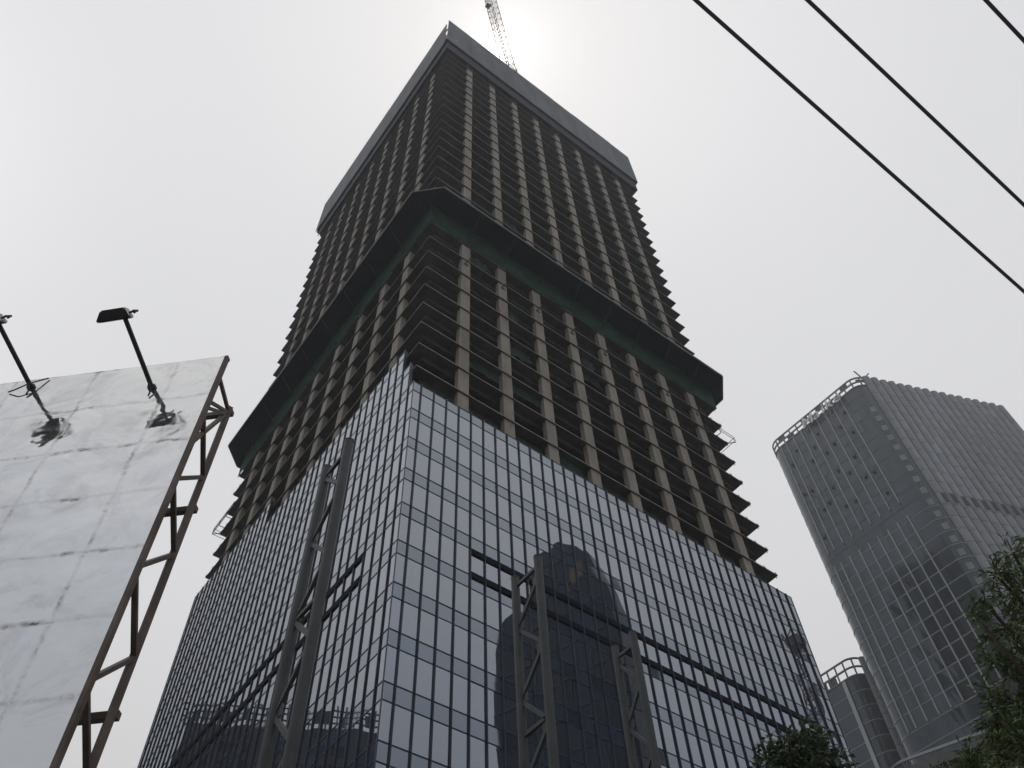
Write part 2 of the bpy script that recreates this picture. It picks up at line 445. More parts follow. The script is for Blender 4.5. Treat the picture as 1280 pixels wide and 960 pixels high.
for h in (.1, .6, 1.1):
    MB().tube([(XS0-.8,YS1-5.6,kz+h),(XS0-.8,YS1+.8,kz+h),(XS0+2.4,YS1+.8,kz+h)], .05, 6).build('rail', PIPE, gl)
for x,y in ((XS0-.8,YS1-5.5),(XS0-.8,YS1-3.4),(XS0-.8,YS1-1.3),(XS0-.8,YS1+.75),(XS0+2.3,YS1+.8)):
    MB().tube([(x,y,kz-.05),(x,y,kz+1.15)], .045, 6).build('post', PIPE, gl)
    MB().bar((x,y,kz+.02),(max(x,XS0+.3),min(y,YS1-.3),kz+.05), .08).build('bracket', PIPE, gl)

# ------------------------------------------------------------------ tower crane
B = Vector((18.83,2.58,218.8)); T = B + (Vector((12.43,.48,270.))-B)*1.5
crane = thing('tower_crane', 'pale red lattice crane jib rising steeply from the tower top in front of the sun', 'crane', (B.x,B.y,slab_z(32.5)))
def lattice(mb, p, q, wd, n_, rc, rl, side=None):
    p, q = Vector(p), Vector(q); dd = (q-p).normalized()
    a = dd.cross(Vector((0,1,0)) if abs(dd.z) > .5 else Vector((0,0,1))).normalized(); b_ = dd.cross(a).normalized()
    cs = [a*sx*wd/2 + b_*sy*wd/2 for sx,sy in ((-1,-1),(1,-1),(1,1),(-1,1))]
    for c in cs: mb.bar(p+c, q+c, rc)
    for i in range(n_):
        t0, t1 = i/n_, (i+1)/n_; P0, P1 = p.lerp(q,t0), p.lerp(q,t1)
        for s_ in range(4):
            c0, c1 = cs[s_], cs[(s_+1)%4]
            if i % 2: c0, c1 = c1, c0
            mb.bar(P0+c0, P1+c1, rl); mb.bar(P0+c0, P0+c1, rl)
lm = MB(); lattice(lm, (B.x,B.y,slab_z(32.5)), B, 2.4, 6, .22, .11); lm.build('mast', CRANE, crane)
lm = MB(); lattice(lm, B, T, 2.2, 34, .13, .055); lm.build('jib', CRANE, crane)
hp = MB(); P0 = B.lerp(T,.56); hp.box(P0.x-2.3,P0.x-1.2,P0.y-.6,P0.y+.6,P0.z-.9,P0.z+.9); hp.build('hoist_block', CRANE, crane)
cb = MB(); cb.box(B.x+1.4,B.x+3.2,B.y+.4,B.y+3,B.z-11,B.z-8.6); cb.build('cab', CRANE, crane)
MB().tube([B.lerp(T,.2)+Vector((-1.4,0,0)), B.lerp(T,1)+Vector((-1.5,0,0))], .05, 5).build('hoist_rope', CABLE, crane)

# ------------------------------------------------------------------ steel masts in front of the glass
def mast(R_, L_, zt, rr, zig, hor, label):
    o = thing('steel_mast', label, 'mast', ((R_[0]+L_[0])/2,(R_[1]+L_[1])/2,0), 'twin post steel masts before the glass facade')
    for P in (R_, L_):
        m = MB().tube([(P[0],P[1],0),(P[0],P[1],zt)], rr, 16); m.build('post', MASTM, o, smooth=False)
        c = MB().tube([(P[0],P[1],zt+.003),(P[0],P[1],zt+.04)], rr*1.06, 16); c.build('post_cap', MASTM, o)
        MB().tube([(P[0],P[1],0.),(P[0],P[1],.04)], rr*2, 16).build('base_plate', MASTM, o)
    for a, b_ in zip(zig, zig[1:]):
        pa = R_ if a[0] == 'R' else L_; pb = R_ if b_[0] == 'R' else L_
        MB().bar((pa[0],pa[1],a[1]),(pb[0],pb[1],b_[1]), .09, .12).build('brace', MASTM, o)
    for a in zig:
        if a[1] > 9:
            P = R_ if a[0] == 'R' else L_; sg = 1 if a[0] == 'R' else -1
            MB().box(P[0]-.012,P[0]+.012,P[1]+sg*(rr-.02),P[1]+sg*(rr+.2),a[1]-.16,a[1]+.16).build('gusset_plate', MASTM, o)
    for h in hor:
        MB().bar((R_[0],R_[1],h),(L_[0],L_[1],h), .09, .12).build('cross_bar', MASTM, o)
    return o
def zig(start, z, step):
    out = []; s_ = start
    while z > .5:
        out.append((s_, z)); s_ = 'L' if s_ == 'R' else 'R'; z -= step
    return out
mast((-15.95,-25.61),(-15.95,-24.36),22.,.135, zig('L',21.5,1.32), [21.6,16.2,10.8,5.4], 'tall twin post steel mast before the left glass face, leftmost of three')
mast((-8.48,-25.02),(-8.48,-23.80),22.,.14, zig('R',21.2,1.3), [21.65,16.15,10.7,5.2], 'twin post steel mast before the right glass face near the tower corner, middle of three')
mast((-3.41,-23.97),(-3.41,-23.02),22.,.14, zig('L',21.3,1.25), [21.55,16.1,10.6,5.1], 'twin post steel mast farthest right of three, before the right glass face')

# ------------------------------------------------------------------ billboard with floodlights
Tr = Vector((-21.248,-33.058,12.54)); bu = Vector((-.7176,.6965,0)); bn = Vector((-.6965,-.7176,0))
def bb(u, n_, z): return Tr + bu*u + bn*n_ + Vector((0,0,z-Tr.z))
bill = thing('billboard', 'big blank billboard of worn shiny metal sheets on a brown steel truss', 'billboard', tuple(bb(3,-.5,0)))
m = bpy.data.materials.new('worn_shiny_sheet'); m.use_nodes = True
nt2 = m.node_tree; l2 = nt2.links; pb = nt2.nodes['Principled BSDF']
pb.inputs['Metallic'].default_value = .93; pb.inputs['Roughness'].default_value = .07
tc = nt2.nodes.new('ShaderNodeTexCoord')
# panel axes: x = along, z = up (object space is world aligned, origin at the foot)
dx = nt2.nodes.new('ShaderNodeVectorMath'); dx.operation = 'DOT_PRODUCT'; dx.inputs[1].default_value = bu; l2.new(tc.outputs['Object'], dx.inputs[0])
sz = nt2.nodes.new('ShaderNodeSeparateXYZ'); l2.new(tc.outputs['Object'], sz.inputs[0])
cx = nt2.nodes.new('ShaderNodeCombineXYZ'); l2.new(dx.outputs['Value'], cx.inputs[0]); l2.new(sz.outputs['Z'], cx.inputs[1])
def N2(op, a, b_=None):
    n_ = nt2.nodes.new('ShaderNodeMath'); n_.operation = op
    for i, v_ in enumerate((a, b_)):
        if v_ is None: continue
        if isinstance(v_, (int,float)): n_.inputs[i].default_value = v_
        else: l2.new(v_, n_.inputs[i])
    return n_.outputs[0]
def noise2(scale, det=4, rough=.6, dist=0.):
    n_ = nt2.nodes.new('ShaderNodeTexNoise'); n_.inputs['Scale'].default_value = scale; n_.inputs['Detail'].default_value = det; n_.inputs['Roughness'].default_value = rough; n_.inputs['Distortion'].default_value = dist
    l2.new(cx.outputs[0], n_.inputs['Vector']); return n_.outputs['Fac']
wob = N2('MULTIPLY', N2('SUBTRACT', noise2(2.5), .5), .12)
def seam(coord, pitch, off, width):
    t = N2('FRACT', N2('DIVIDE', N2('ADD', N2('ADD', coord, wob), off), pitch))
    dd = N2('ABSOLUTE', N2('SUBTRACT', t, .5))
    return N2('LESS_THAN', N2('MULTIPLY', dd, pitch), width)
def soft(coord, pitch, off, width):
    t = N2('FRACT', N2('DIVIDE', N2('ADD', N2('ADD', coord, wob), off), pitch))
    dd = N2('MULTIPLY', N2('ABSOLUTE', N2('SUBTRACT', t, .5)), pitch)
    v_ = nt2.nodes.new('ShaderNodeMapRange'); v_.inputs['From Min'].default_value = width; v_.inputs['From Max'].default_value = 0.; l2.new(dd, v_.inputs['Value']); return v_.outputs[0]
zc = sz.outputs['Z']; uc = dx.outputs['Value']
patch = nt2.nodes.new('ShaderNodeMapRange'); patch.inputs['From Min'].default_value = .42; patch.inputs['From Max'].default_value = .66; l2.new(noise2(1.7,6,.7), patch.inputs['Value'])
pat2 = nt2.nodes.new('ShaderNodeMapRange'); pat2.inputs['From Min'].default_value = .40; pat2.inputs['From Max'].default_value = .6; l2.new(noise2(6.,6,.75), pat2.inputs['Value'])
hs = soft(zc, .96, -.96*12 + .0 + .41, .05)   # horizontal sheet joints
vs = soft(uc, 1.22, 1.72, .045)              # vertical sheet joints
sm = N2('MULTIPLY', N2('MAXIMUM', hs, N2('MULTIPLY', vs, .8)), N2('MAXIMUM', N2('MULTIPLY', patch.outputs[0], pat2.outputs[0]), .10))
grime = nt2.nodes.new('ShaderNodeMapRange'); grime.inputs['From Min'].default_value = .48; grime.inputs['From Max'].default_value = .8; grime.inputs['To Max'].default_value = .42; l2.new(noise2(1.1,8,.72,1.2), grime.inputs['Value'])
scr = nt2.nodes.new('ShaderNodeMapRange'); scr.inputs['From Min'].default_value = .62; scr.inputs['From Max'].default_value = .72; scr.inputs['To Max'].default_value = .35; l2.new(noise2(3.2,9,.8,2.5), scr.inputs['Value'])
tot = N2('MINIMUM', N2('ADD', N2('ADD', N2('MULTIPLY', sm, 1.35), grime.outputs[0]), scr.outputs[0]), 1.)
mixc = nt2.nodes.new('ShaderNodeMix'); mixc.data_type = 'RGBA'; l2.new(tot, mixc.inputs['Factor'])
mixc.inputs['A'].default_value = (.90,.905,.90,1); mixc.inputs['B'].default_value = (.17,.145,.12,1)
l2.new(mixc.outputs['Result'], pb.inputs['Base Color'])
rmix = nt2.nodes.new('ShaderNodeMapRange'); rmix.inputs['To Min'].default_value = .05; rmix.inputs['To Max'].default_value = .5; l2.new(tot, rmix.inputs['Value']); l2.new(rmix.outputs[0], pb.inputs['Roughness'])
hgt = N2('ADD', N2('MULTIPLY', noise2(1.25,1,.4), .27), N2('MULTIPLY', noise2(4.6,1,.4), .07))
hgt = N2('ADD', hgt, N2('MULTIPLY', N2('MAXIMUM', hs, vs), -.006))
bpn = nt2.nodes.new('ShaderNodeBump'); bpn.inputs['Distance'].default_value = .075; l2.new(hgt, bpn.inputs['Height']); l2.new(bpn.outputs[0], pb.inputs['Normal'])
SHEET = m
pan = MB()
UL, ZB = 7.2, 3.4
a, b_, c, d_ = bb(0,0,ZB), bb(UL,0,ZB), bb(UL,0,12.54), bb(0,0,12.54)
k_ = -bn*.02
pan.quad(a,d_,c,b_); pan.quad(a+k_,b_+k_,c+k_,d_+k_); pan.quad(a,a+k_,d_+k_,d_); pan.quad(d_,d_+k_,c+k_,c); pan.quad(b_,c,c+k_,b_+k_); pan.quad(a,b_,b_+k_,a+k_)
pan.build('display_panel', SHEET, bill)
f_ = MB(); f_.bar(bb(-.025,-.035,ZB),bb(-.025,-.035,12.55),.05,.07, up=bn); f_.bar(bb(-.05,-.06,12.525),bb(UL,-.06,12.525),.05,.05); f_.bar(bb(-.05,-.06,ZB),bb(UL,-.06,ZB),.06,.06)
f_.build('panel_edge', STEEL, bill)
def truss(u0):
    """truss standing behind the panel: chord leans 0.26 m along the panel"""
    o = []
    E = lambda z: bb(u0,-.05,z); K = lambda z: bb(u0+.27,-1.0,z)
    ch = MB().bar(K(0),K(12.66),.085,.085); ch.build('rear_chord', STEEL, bill)
    ch = MB().bar(E(.3),E(12.5),.06,.06); ch.build('front_chord', STEEL, bill)
    for ze, zk in ((11.24,11.05),(9.80,9.62),(8.355,8.04),(6.9,6.6),(5.4,5.1),(4.,3.7)):
        MB().bar(E(ze),K(zk),.06,.06).build('strut', STEEL, bill)
    for ze, zk in ((12.11,12.58),(10.57,12.55),(9.89,11.05),(8.45,9.58),(7.0,8.02),(5.5,6.55),(4.1,5.1)):
        MB().bar(E(ze),K(zk),.045,.055).build('diagonal', STEEL, bill)
    for ze, zk in ((11.5,12.55),(11.35,12.5)):
        MB().bar(E(ze),K(zk),.045,.045).build('diagonal', STEEL, bill)
truss(0.); truss(3.4); truss(6.9)
for z, ext in ((12.6,.0),(10.46,.0),(7.33,.0),(4.2,.0)):
    MB().bar(bb(.22+ext,-1.0-.06,z),bb(UL,-1.0-.06,z),.075,.09).build('purlin', STEEL, bill)
MB().tube([bb(3.6,-.9,0),bb(3.6,-.9,12.2)],.3,20).build('support_column', STEEL, bill)
def flood(base, tip, label, headdir):
    o = thing('floodlight', label, 'floodlight', tuple(base), 'floodlights on the billboard')
    base, tip = Vector(base), Vector(tip)
    MB().tube([base+(tip-base)*.02, tip], .033, 10).build('arm', BLACK, o)
    MB().tube([base - bn*.005, base + bn*.03], .06, 12).build('mount', BLACK, o)
    MB().tube([base+bn*.03+bu*.05+Vector((0,0,.02)), base+bn*.1+Vector((0,0,-.02)), base+bn*.05-bu*.04-Vector((0,0,.1)), base+bn*.02-bu*.02-Vector((0,0,.22))], .012, 6).build('wire', BLACK, o)
    # lamp head: tapered box with its glass turned towards the panel
    ax0 = headdir.normalized(); c0 = tip - ax0*.09; ax = headdir.normalized(); nn = (-bn + Vector((0,0,-.55))).normalized(); nn = (nn - ax*nn.dot(ax)).normalized(); sd = ax.cross(nn).normalized()
    hb = bmesh.new()
    pr = [(-.27,-.12,.07),( .20,-.12,.07),( .20,.12,.07),(-.27,.12,.07),(-.19,-.085,-.09),(.14,-.085,-.09),(.14,.085,-.09),(-.19,.085,-.09)]
    vs_ = [hb.verts.new(c0 + ax*x + sd*y + nn*z) for x,y,z in pr]
    for q in ((0,1,2,3),(7,6,5,4),(0,4,5,1),(1,5,6,2),(2,6,7,3),(3,7,4,0)): hb.faces.new([vs_[i] for i in q])
    bmesh.ops.recalc_face_normals(hb, faces=hb.faces)
    bmesh.ops.bevel(hb, geom=hb.edges[:], offset=.018, segments=2, affect='EDGES')
    me = bpy.data.meshes.new('lamp_housing'); hb.to_mesh(me); hb.free(); me.transform(Matrix.Translation(-o.location)); me.materials.append(BLACK)
    ho = bpy.data.objects.new('lamp_housing', me); COL.objects.link(ho); ho.parent = o
    g_ = MB(); g_.quad(*[c0+ax*x+sd*y+nn*.074 for x,y in ((-.24,-.1),(.17,-.1),(.17,.1),(-.24,.1))]); g_.build('lamp_lens', mat('lamp_lens',(.02,.022,.024),.4,noise=.1), o)
    y_ = MB(); 
    for s_ in (-1,1): y_.bar(c0+ax*.20+sd*s_*.1, c0+ax*.26+sd*s_*.07-nn*.02, .025)
    y_.bar(c0+ax*.26+sd*.08-nn*.02, c0+ax*.26-sd*.08-nn*.02, .03); y_.build('bracket', BLACK, o)
    return o
flood(bb(.896,0,11.92), bb(1.13,.93,12.45), 'black floodlight with a boxy head on an arm above the billboard', Vector((.72,-.66,.12)))
flood(bb(2.82,0,12.33), bb(3.03,.99,12.66), 'black floodlight arm cut off by the left picture edge, wires hanging from it', Vector((.72,-.66,.12)))
cw = MB().tube([bb(2.62,.02,12.50), bb(2.8,.09,12.30), bb(3.0,.06,12.22), bb(3.12,.02,12.25)], .011, 6); tag(cw.build('loose_wire', CABLE), 'thin loose wire looped over the billboard top at the left floodlight base', 'wire')

# ------------------------------------------------------------------ overhead cables and their poles
POLE = mat('concrete_pole', (.33,.32,.30), .9, noise=.2, scale=3)
poles = []
for x in (-49., 15.):
    o = thing('utility_pole', ('concrete utility pole carrying the street cables at their left end' if x < 0 else 'concrete utility pole carrying the street cables at their right end'), 'pole', (x,-41.5,0), 'poles carrying the street cables')
    MB().tube([(x,-41.5,.13),(x,-41.5,9.7)], .17, 14, .11).build('shaft', POLE, o)
    MB().bar((x,-42.6,9.25),(x,-40.4,9.25),.1).build('crossarm', STEEL, o)
    for y in (-40.8,-41.32,-42.1):
        MB().tube([(x,y,9.3),(x,y,9.42)], .05, 10).build('insulator', POLE, o)
CAB = [('black overhead cable nearest the tower, lowest of three across the sky', -40.84, -40.76, .0155), ('black overhead cable between the two others', -41.32, -41.28, .015), ('black overhead cable crossing the top right corner', -42.12, -42.08, .015)]
for lab, ya, yb, rr in CAB:
    pts = []
    for i in range(41):
        t = i/40; x = -49 + 64*t
        y = ya + (yb-ya)*(x+20.4)/4.3 if -30 < x < -8 else (ya if x <= -30 else yb)
        y = ya + (yb-ya)*t
        pts.append((x, y, 8.5 + .93*(2*t-1)**2))
    tag(MB().tube(pts, rr, 8).build('overhead_cable', CABLE, smooth=True), lab, 'cable', 'overhead street cables')

# ------------------------------------------------------------------ rounded office towers
T2GL = glass_mat('office_glass', (.030,.042,.053), 1.6, .14, .0, (.86,.95,1.), .03, .15)
T2OPEN = mat('open_window_dark', (.015,.016,.02), .6, noise=.2)
T2FIN = mat('pale_metal_fin', (.40,.42,.44), .5, metal=.2, noise=.1, scale=.3)
T2BAND = mat('floor_edge_metal', (.13,.145,.155), .5, noise=.15, scale=.3)
T2PALE = mat('pale_floor_edge', (.23,.245,.255), .5, noise=.15, scale=.3)
T2RIB = mat('rib_cladding', (.28,.295,.315), .6, noise=.2, scale=.12, stretch=(1,1,.3), rand=.12)
LETT = mat('sign_letter_metal', (.72,.72,.72), .45, metal=.2, noise=.1)

def plan(A, ul, vr, Ll, Lr, rad, rad2):
    """open outline from far end of the left face, round the corner, to the far end of the right face, then back"""
    A = Vector(A[:2]); ul = Vector(ul); vr = Vector(vr)
    ang = math.acos(max(-1,min(1,ul.dot(vr)))); t = rad/math.tan(ang/2)
    c = A + (ul+vr).normalized()*(rad/math.sin(ang/2))
    p0, p1 = A+ul*t, A+vr*t
    a0 = math.atan2(p0.y-c.y,p0.x-c.x); a1 = math.atan2(p1.y-c.y,p1.x-c.x)
    da = (a1-a0+math.pi) % (2*math.pi) - math.pi
    arc = [c+Vector((math.cos(a0+da*i/12),math.sin(a0+da*i/12)))*rad for i in range(13)]
    # far left end rounding
    inn = Vector((-ul.y,ul.x)); 
    if inn.dot(vr) < 0: inn = -inn
    E = A + ul*Ll; cl = E + inn*rad2
    end = [cl + (ul*math.cos(q) - inn*math.sin(q))*rad2 for q in [math.pi*.5*i/8 for i in range(9)]]
    innr = Vector((-vr.y,vr.x))
    if innr.dot(ul) < 0: innr = -innr
    F = A + vr*Lr; cr = F + innr*rad2
    endr = [cr + (vr*math.cos(q) - innr*math.sin(q))*rad2 for q in [math.pi*.5*(1-i/8) for i in range(9)]]
    back = [cr + vr*rad2 + innr*18, cl + ul*rad2 + inn*24]
    return end, arc, endr, back, t
def unit(a): return (math.cos(R(a)), math.sin(R(a)))

def office(A, H, fh, labels, Ll, Lr, fins, rib_pitch, crown, gapz, finbot, ribw, root, finw=.28, upper_vents=True, rad=5.2):
    ul, vr = unit(92), unit(-22.15)
    end, arc, endr, back, t = plan(A, ul, vr, Ll, Lr, rad, 3.4)
    loop = end + arc + endr + back
    body = MB().prism([(q.x,q.y) for q in loop], 0, H-crown); body.build('facade_glass', T2GL, root, smooth=False)
    nl = Vector((ul[1],-ul[0])); nl = nl if nl.x < 0 else -nl       # outward normal of the left face
    nr = Vector((vr[1],-vr[0])); nr = nr if nr.y < 0 else -nr
    A2 = Vector(A[:2]); ul = Vector(ul); vr = Vector(vr)
    P = lambda u, o, z: (A2 + ul*u + nl*o).to_3d() + Vector((0,0,z))
    Q = lambda v, o, z: (A2 + vr*v + nr*o).to_3d() + Vector((0,0,z))
    # crown: open frame of posts and rails above the last floor
    path = end + arc
    cf = MB()
    for z in (H-.2, H-crown*.5, H-crown+.25):
        for a, b_ in zip(path, path[1:]): cf.bar((a.x,a.y,z),(b_.x,b_.y,z), .3, .42)
    step = 0.
    acc = 0.
    for a, b_ in zip(path, path[1:]):
        ln = (b_-a).length; s_ = acc
        while s_ < ln:
            p = a.lerp(b_, s_/ln); cf.bar((p.x,p.y,H-crown),(p.x,p.y,H-.1), .32, .32); s_ += 2.4
        acc = s_-ln
    cf.build('crown_frame', T2BAND, root)
    for a, b_ in zip(path, path[1:]):
        ln = (b_-a).length
        if ln < 3: continue
        nb = int(ln/2.7)
        for i in range(nb):
            if rng.random() < .86 or (gapz and ln > 20 and .38*nb < i < .86*nb):
                p = a.lerp(b_, (i+.08)/nb); q = a.lerp(b_, (i+.92)/nb)
                z0 = H-crown+.5 if rng.random() < .7 else H-crown*.5+.25; z1 = H-crown*.5-.25 if z0 < H-crown*.5 else H-.45
                pn = MB(); pn.quad((p.x,p.y,z0),(q.x,q.y,z0),(q.x,q.y,z1),(p.x,p.y,z1)); pn.build('crown_panel', T2GL, root)
    # fins
    for u in fins:
        if gapz:
            MB().bar(P(u,.2,gapz[1]),P(u,.2,H-crown-.2),finw*.7,.5,up=(nl.x,nl.y,0)).build('fin', T2FIN, root)
            MB().bar(P(u,.2,finbot),P(u,.2,gapz[0]),finw*.8,.5,up=(nl.x,nl.y,0)).build('fin', T2FIN, root)
        else:
            MB().bar(P(u,.2,1),P(u,.2,H-crown-.2),finw*.7,.5,up=(nl.x,nl.y,0)).build('fin', T2FIN, root)
    # floor edges round the left face and corner
    z = H-crown-fh; i = 0
    while z > 40:
        low = (not gapz) or z < gapz[0]
        fb = MB()
        pth = path + endr[:1]
        for a, b_ in zip(pth, pth[1:]):
            n_ = Vector((b_.y-a.y, a.x-b_.x)).normalized()
            off = n_*-.02
            fb.bar((a.x,a.y,z),(b_.x,b_.y,z), .16 if low else .07, .30 if low else .09)
        fb.build('floor_band', T2PALE if low else T2BAND, root); z -= fh
    if upper_vents:
        nv = 0
        for i, u in enumerate(fins[:-1]):
            z = H-crown-fh*(1.3 + .9*(i % 3)); 
            while z > gapz[1]+3 and nv < 44:
                um = u + (fins[i+1]-u)*rng.choice((.3,.5,.62)); wv = .8
                v_ = MB(); v_.quad(P(um-wv/2,.10,z+.5),P(um+wv/2,.10,z+.5),P(um+wv/2,.55,z-.45),P(um-wv/2,.55,z-.45)); 
                v_.quad(P(um-wv/2,.09,z-.45),P(um+wv/2,.09,z-.45),P(um+wv/2,.09,z+.45),P(um-wv/2,.09,z+.45)); 
                v_.build('open_window', T2OPEN, root); nv += 1
                z -= fh*rng.choice((2,2,3,4))
    # right face: bulging ribs of cladding, storey by storey
    v = ribw; k = 0
    while v < Lr + 3:
        rb = MB(); z1 = H-.1+.25*(k%2)
        first = True
        while z1 > 30:
            z0 = z1-fh+.14
            if gapz and gapz[0]+fh*.1 < (z0+z1)/2 < gapz[0]+fh*1.1:
                dw = MB(); zz = (z0+z1)/2; vm = v+rib_pitch*.47
                dw.box(-.55,.55,-.02,.06,-1.5,1.5)
                for i_, c_ in enumerate(dw.v): dw.v[i_] = tuple(Q(vm+c_[0]*.9, .93+c_[1], zz+c_[2]))
                dw.build('dark_window', T2OPEN, root)
            pts = []
            for j in range(7):
                a = math.pi*j/6; pts.append((v + rib_pitch*.47*(1-math.cos(a)), .05+.85*math.sin(a)))
            for (va,oa),(vb,ob) in zip(pts, pts[1:]):
                rb.quad(Q(va,oa,z0),Q(vb,ob,z0),Q(vb,ob,z1),Q(va,oa,z1))
            for zz in (z0,z1):
                base = len(rb.v); rb.v += [tuple(Q(a_,o_,zz)) for a_,o_ in pts]; rb.f.append(tuple(range(base,base+len(pts))))
            z1 -= fh
        rb.build('rib', T2RIB, root); v += rib_pitch; k += 1
    return P, Q

sfac = 168/110
A2 = (138.505,7.209); Ht = 1.6 + (129.4-1.6)*sfac; fh2 = 2.56*sfac
T2 = thing('office_tower', 'rounded glass office tower with thin pale fins and rows of bulging ribs at right', 'office tower', (A2[0],A2[1],0))
sz_ = lambda z: 1.6 + (z-1.6)*sfac
fins2 = [u*sfac for u in (4.15,5.95,7.75,9.6,11.35,13.15,14.95,16.7,17.95)]
P2, Q2 = office(A2, Ht, fh2, None, 20.3*sfac-3.4, 28*sfac, fins2, 1.72*sfac, 2.6*sfac, (sz_(96.9), sz_(99.7)), sz_(68.), 1.45*sfac, T2, rad=4.2)
# glazing of the finned face, storey by storey, and the pale panels up the rounded corner
PANE2 = glass_mat('office_window_glass', (.032,.044,.056), 1.62, .07, .55, (.86,.95,1.))
rest2 = MB(); nbig = 0; z = Ht-2.6*sfac-fh2; zs = []
while z > sz_(60): zs.append(z); z -= fh2
for z in reversed(zs):
    for i in range(len(fins2)+1):
        ua = fins2[i-1]+.2 if i else fins2[0]-2.3; ub = fins2[i]-.2 if i < len(fins2) else 0
        if i == len(fins2): continue
        um = ua + (ub-ua)*.5
        for a, b_ in ((ua,um-.04),(um+.04,ub)):
            o_ = [.05+rng.uniform(-.02,.02) for _ in range(4)]
            q = (P2(a,o_[0],z+.22),P2(b_,o_[1],z+.22),P2(b_,o_[2],z+fh2-.22),P2(a,o_[3],z+fh2-.22))
            if nbig < 100: MB().quad(*q).build('window', PANE2, T2); nbig += 1
            else: rest2.quad(*q)
rest2.build('window', PANE2, T2)['kind'] = 'stuff'
for z in zs[2:34]:
    q0, q1 = Vector((A2[0],A2[1],0)), None
    cdir = (Vector((math.cos(R(92)),math.sin(R(92)),0))+Vector((math.cos(R(-22.15)),math.sin(R(-22.15)),0))).normalized()
    cc = Vector((A2[0],A2[1],0)) + cdir*(4.2/math.sin(R(57.07)))
    fcs = MB(); t0 = math.atan2(-cdir.y,-cdir.x)
    pa_ = [cc + Vector((math.cos(t0+t_),math.sin(t0+t_),0))*4.26 for t_ in (-.16,0,.16)]
    for a, b_ in zip(pa_, pa_[1:]):
        fcs.quad((a.x,a.y,z+.5),(b_.x,b_.y,z+.5),(b_.x,b_.y,z+fh2*.62),(a.x,a.y,z+fh2*.62))
    fcs.build('corner_panel', T2PALE, T2)
# roof things
mc = thing('roof_crane', 'small forked maintenance crane on the roof of the ribbed office tower', 'crane', tuple(Q2(4.5,-3.5,Ht)))
b0 = Q2(4.5,-1.5,Ht)
MB().bar(b0+Vector((0,0,-3)),b0+Vector((0,0,2.2)),.5).build('post', T2BAND, mc)
MB().bar(b0+Vector((0,0,2)),b0+Vector((-.8,.8,6.2)),.28).build('arm', T2BAND, mc)
MB().bar(b0+Vector((0,0,2)),b0+Vector((2.2,-1.4,5)),.28).build('arm', T2BAND, mc)
MB().bar(b0+Vector((-2.6,1.2,.6)),b0+Vector((.8,-.4,1.8)),.35).build('counterweight_beam', T2BAND, mc)
# rooftop lettering, one mesh per letter
sign = thing('roof_sign', 'slanting pale capital and lower case letters along the office tower roof edge', 'sign', tuple(P2(8*sfac,.5,sz_(126.2))))
ulv = Vector((*unit(92),0)); nlv = Vector((-1,0,0)); nlv = (nlv - ulv*nlv.dot(ulv)).normalized()
X_ = -ulv; Z_ = nlv; Y_ = Vector((0,0,1))
frame = Matrix((X_,Y_,Z_)).transposed()
cur = 12.5*sfac; size = 5.2
for ch, adv in (('M',.80),('a',.56),('i',.28),('k',.56),('e',.56)):
    cu = bpy.data.curves.new('letter','FONT'); cu.body = ch; cu.size = size; cu.extrude = .07; cu.shear = .2; cu.offset = .02; cu.bevel_depth = 0
    tmp = bpy.data.objects.new('tmp', cu); COL.objects.link(tmp)
    dg = bpy.context.evaluated_depsgraph_get(); me = bpy.data.meshes.new_from_object(tmp.evaluated_get(dg))
    COL.objects.unlink(tmp); bpy.data.objects.remove(tmp)
    me.name = 'letter'; me.materials.clear(); me.materials.append(LETT)
    pos = P2(cur, 1.2, sz_(125.9))
    me.transform(Matrix.Translation(pos - sign.location) @ frame.to_4x4())
    lo = bpy.data.objects.new('letter', me); COL.objects.link(lo); lo.parent = sign
    cur -= adv*size*.92 + .1
fs = MB()
for h in (-.1,): fs.bar(P2(12.5*sfac,.85,sz_(125.9)+h),P2(3.2*sfac,.85,sz_(125.9)+h),.12)
for i in range(7):
    u = (12.3-i*1.5)*sfac; fs.bar(P2(u,-.3,sz_(125.9)-.1),P2(u,.85,sz_(125.9)-.1),.12)
fs.build('sign_frame', T2BAND, sign)

T3 = thing('office_tower', 'distant shorter round cornered tower squeezed between the glass cladding and the ribbed office tower', 'office tower', (156.5,48.5,0))
P3, Q3 = office((156.2,49.6), 139.5, 4., None, 26, 34, [3.9], 2.4, 5.2, None, 60, 2.2, T3, finw=1.4, upper_vents=False, rad=3.6)

# buildings across the street, seen in the cladding as reflections
RB = thing('office_block', 'dark glass office block with rounded shoulders mirrored in the right glass face', 'office block', (84,-68,0))
RGL = glass_mat('dark_office_glass', (.032,.042,.05), 1.35, .3, 0, (.9,.96,1))
RBAND = mat('dark_facade_band', (.05,.06,.07), .5, noise=.2)
c0 = Vector((79.5,-67.5)); ang = math.atan2(-26.5,106.); fx = Vector((math.cos(ang+math.pi/2),math.sin(ang+math.pi/2))); fy = Vector((math.cos(ang),math.sin(ang)))
prof = [(-19.5,0),(-19.5,129),(-18.6,133.5),(-16.5,135.6),(-8.6,136.4),(-8.4,143.5),(-7.6,146.6),(-5.6,148.4),(.6,148.4),(4.6,145.8),(7.2,141),(9.2,134),(10.6,126),(11.6,112),(12.,0)]
f0 = MB(); n0 = 0
fr_ = [c0 + fx*x for x,_ in prof]
for dep in (0., 7.):
    f0.v += [((c0+fx*x+fy*dep).x,(c0+fx*x+fy*dep).y,z) for x,z in prof]
k = len(prof); f0.f.append(tuple(range(k))); f0.f.append(tuple(range(2*k-1,k-1,-1)))
for i in range(k): f0.f.append((i,(i+1)%k,k+(i+1)%k,k+i))
f0.build('facade_glass', RGL, RB)
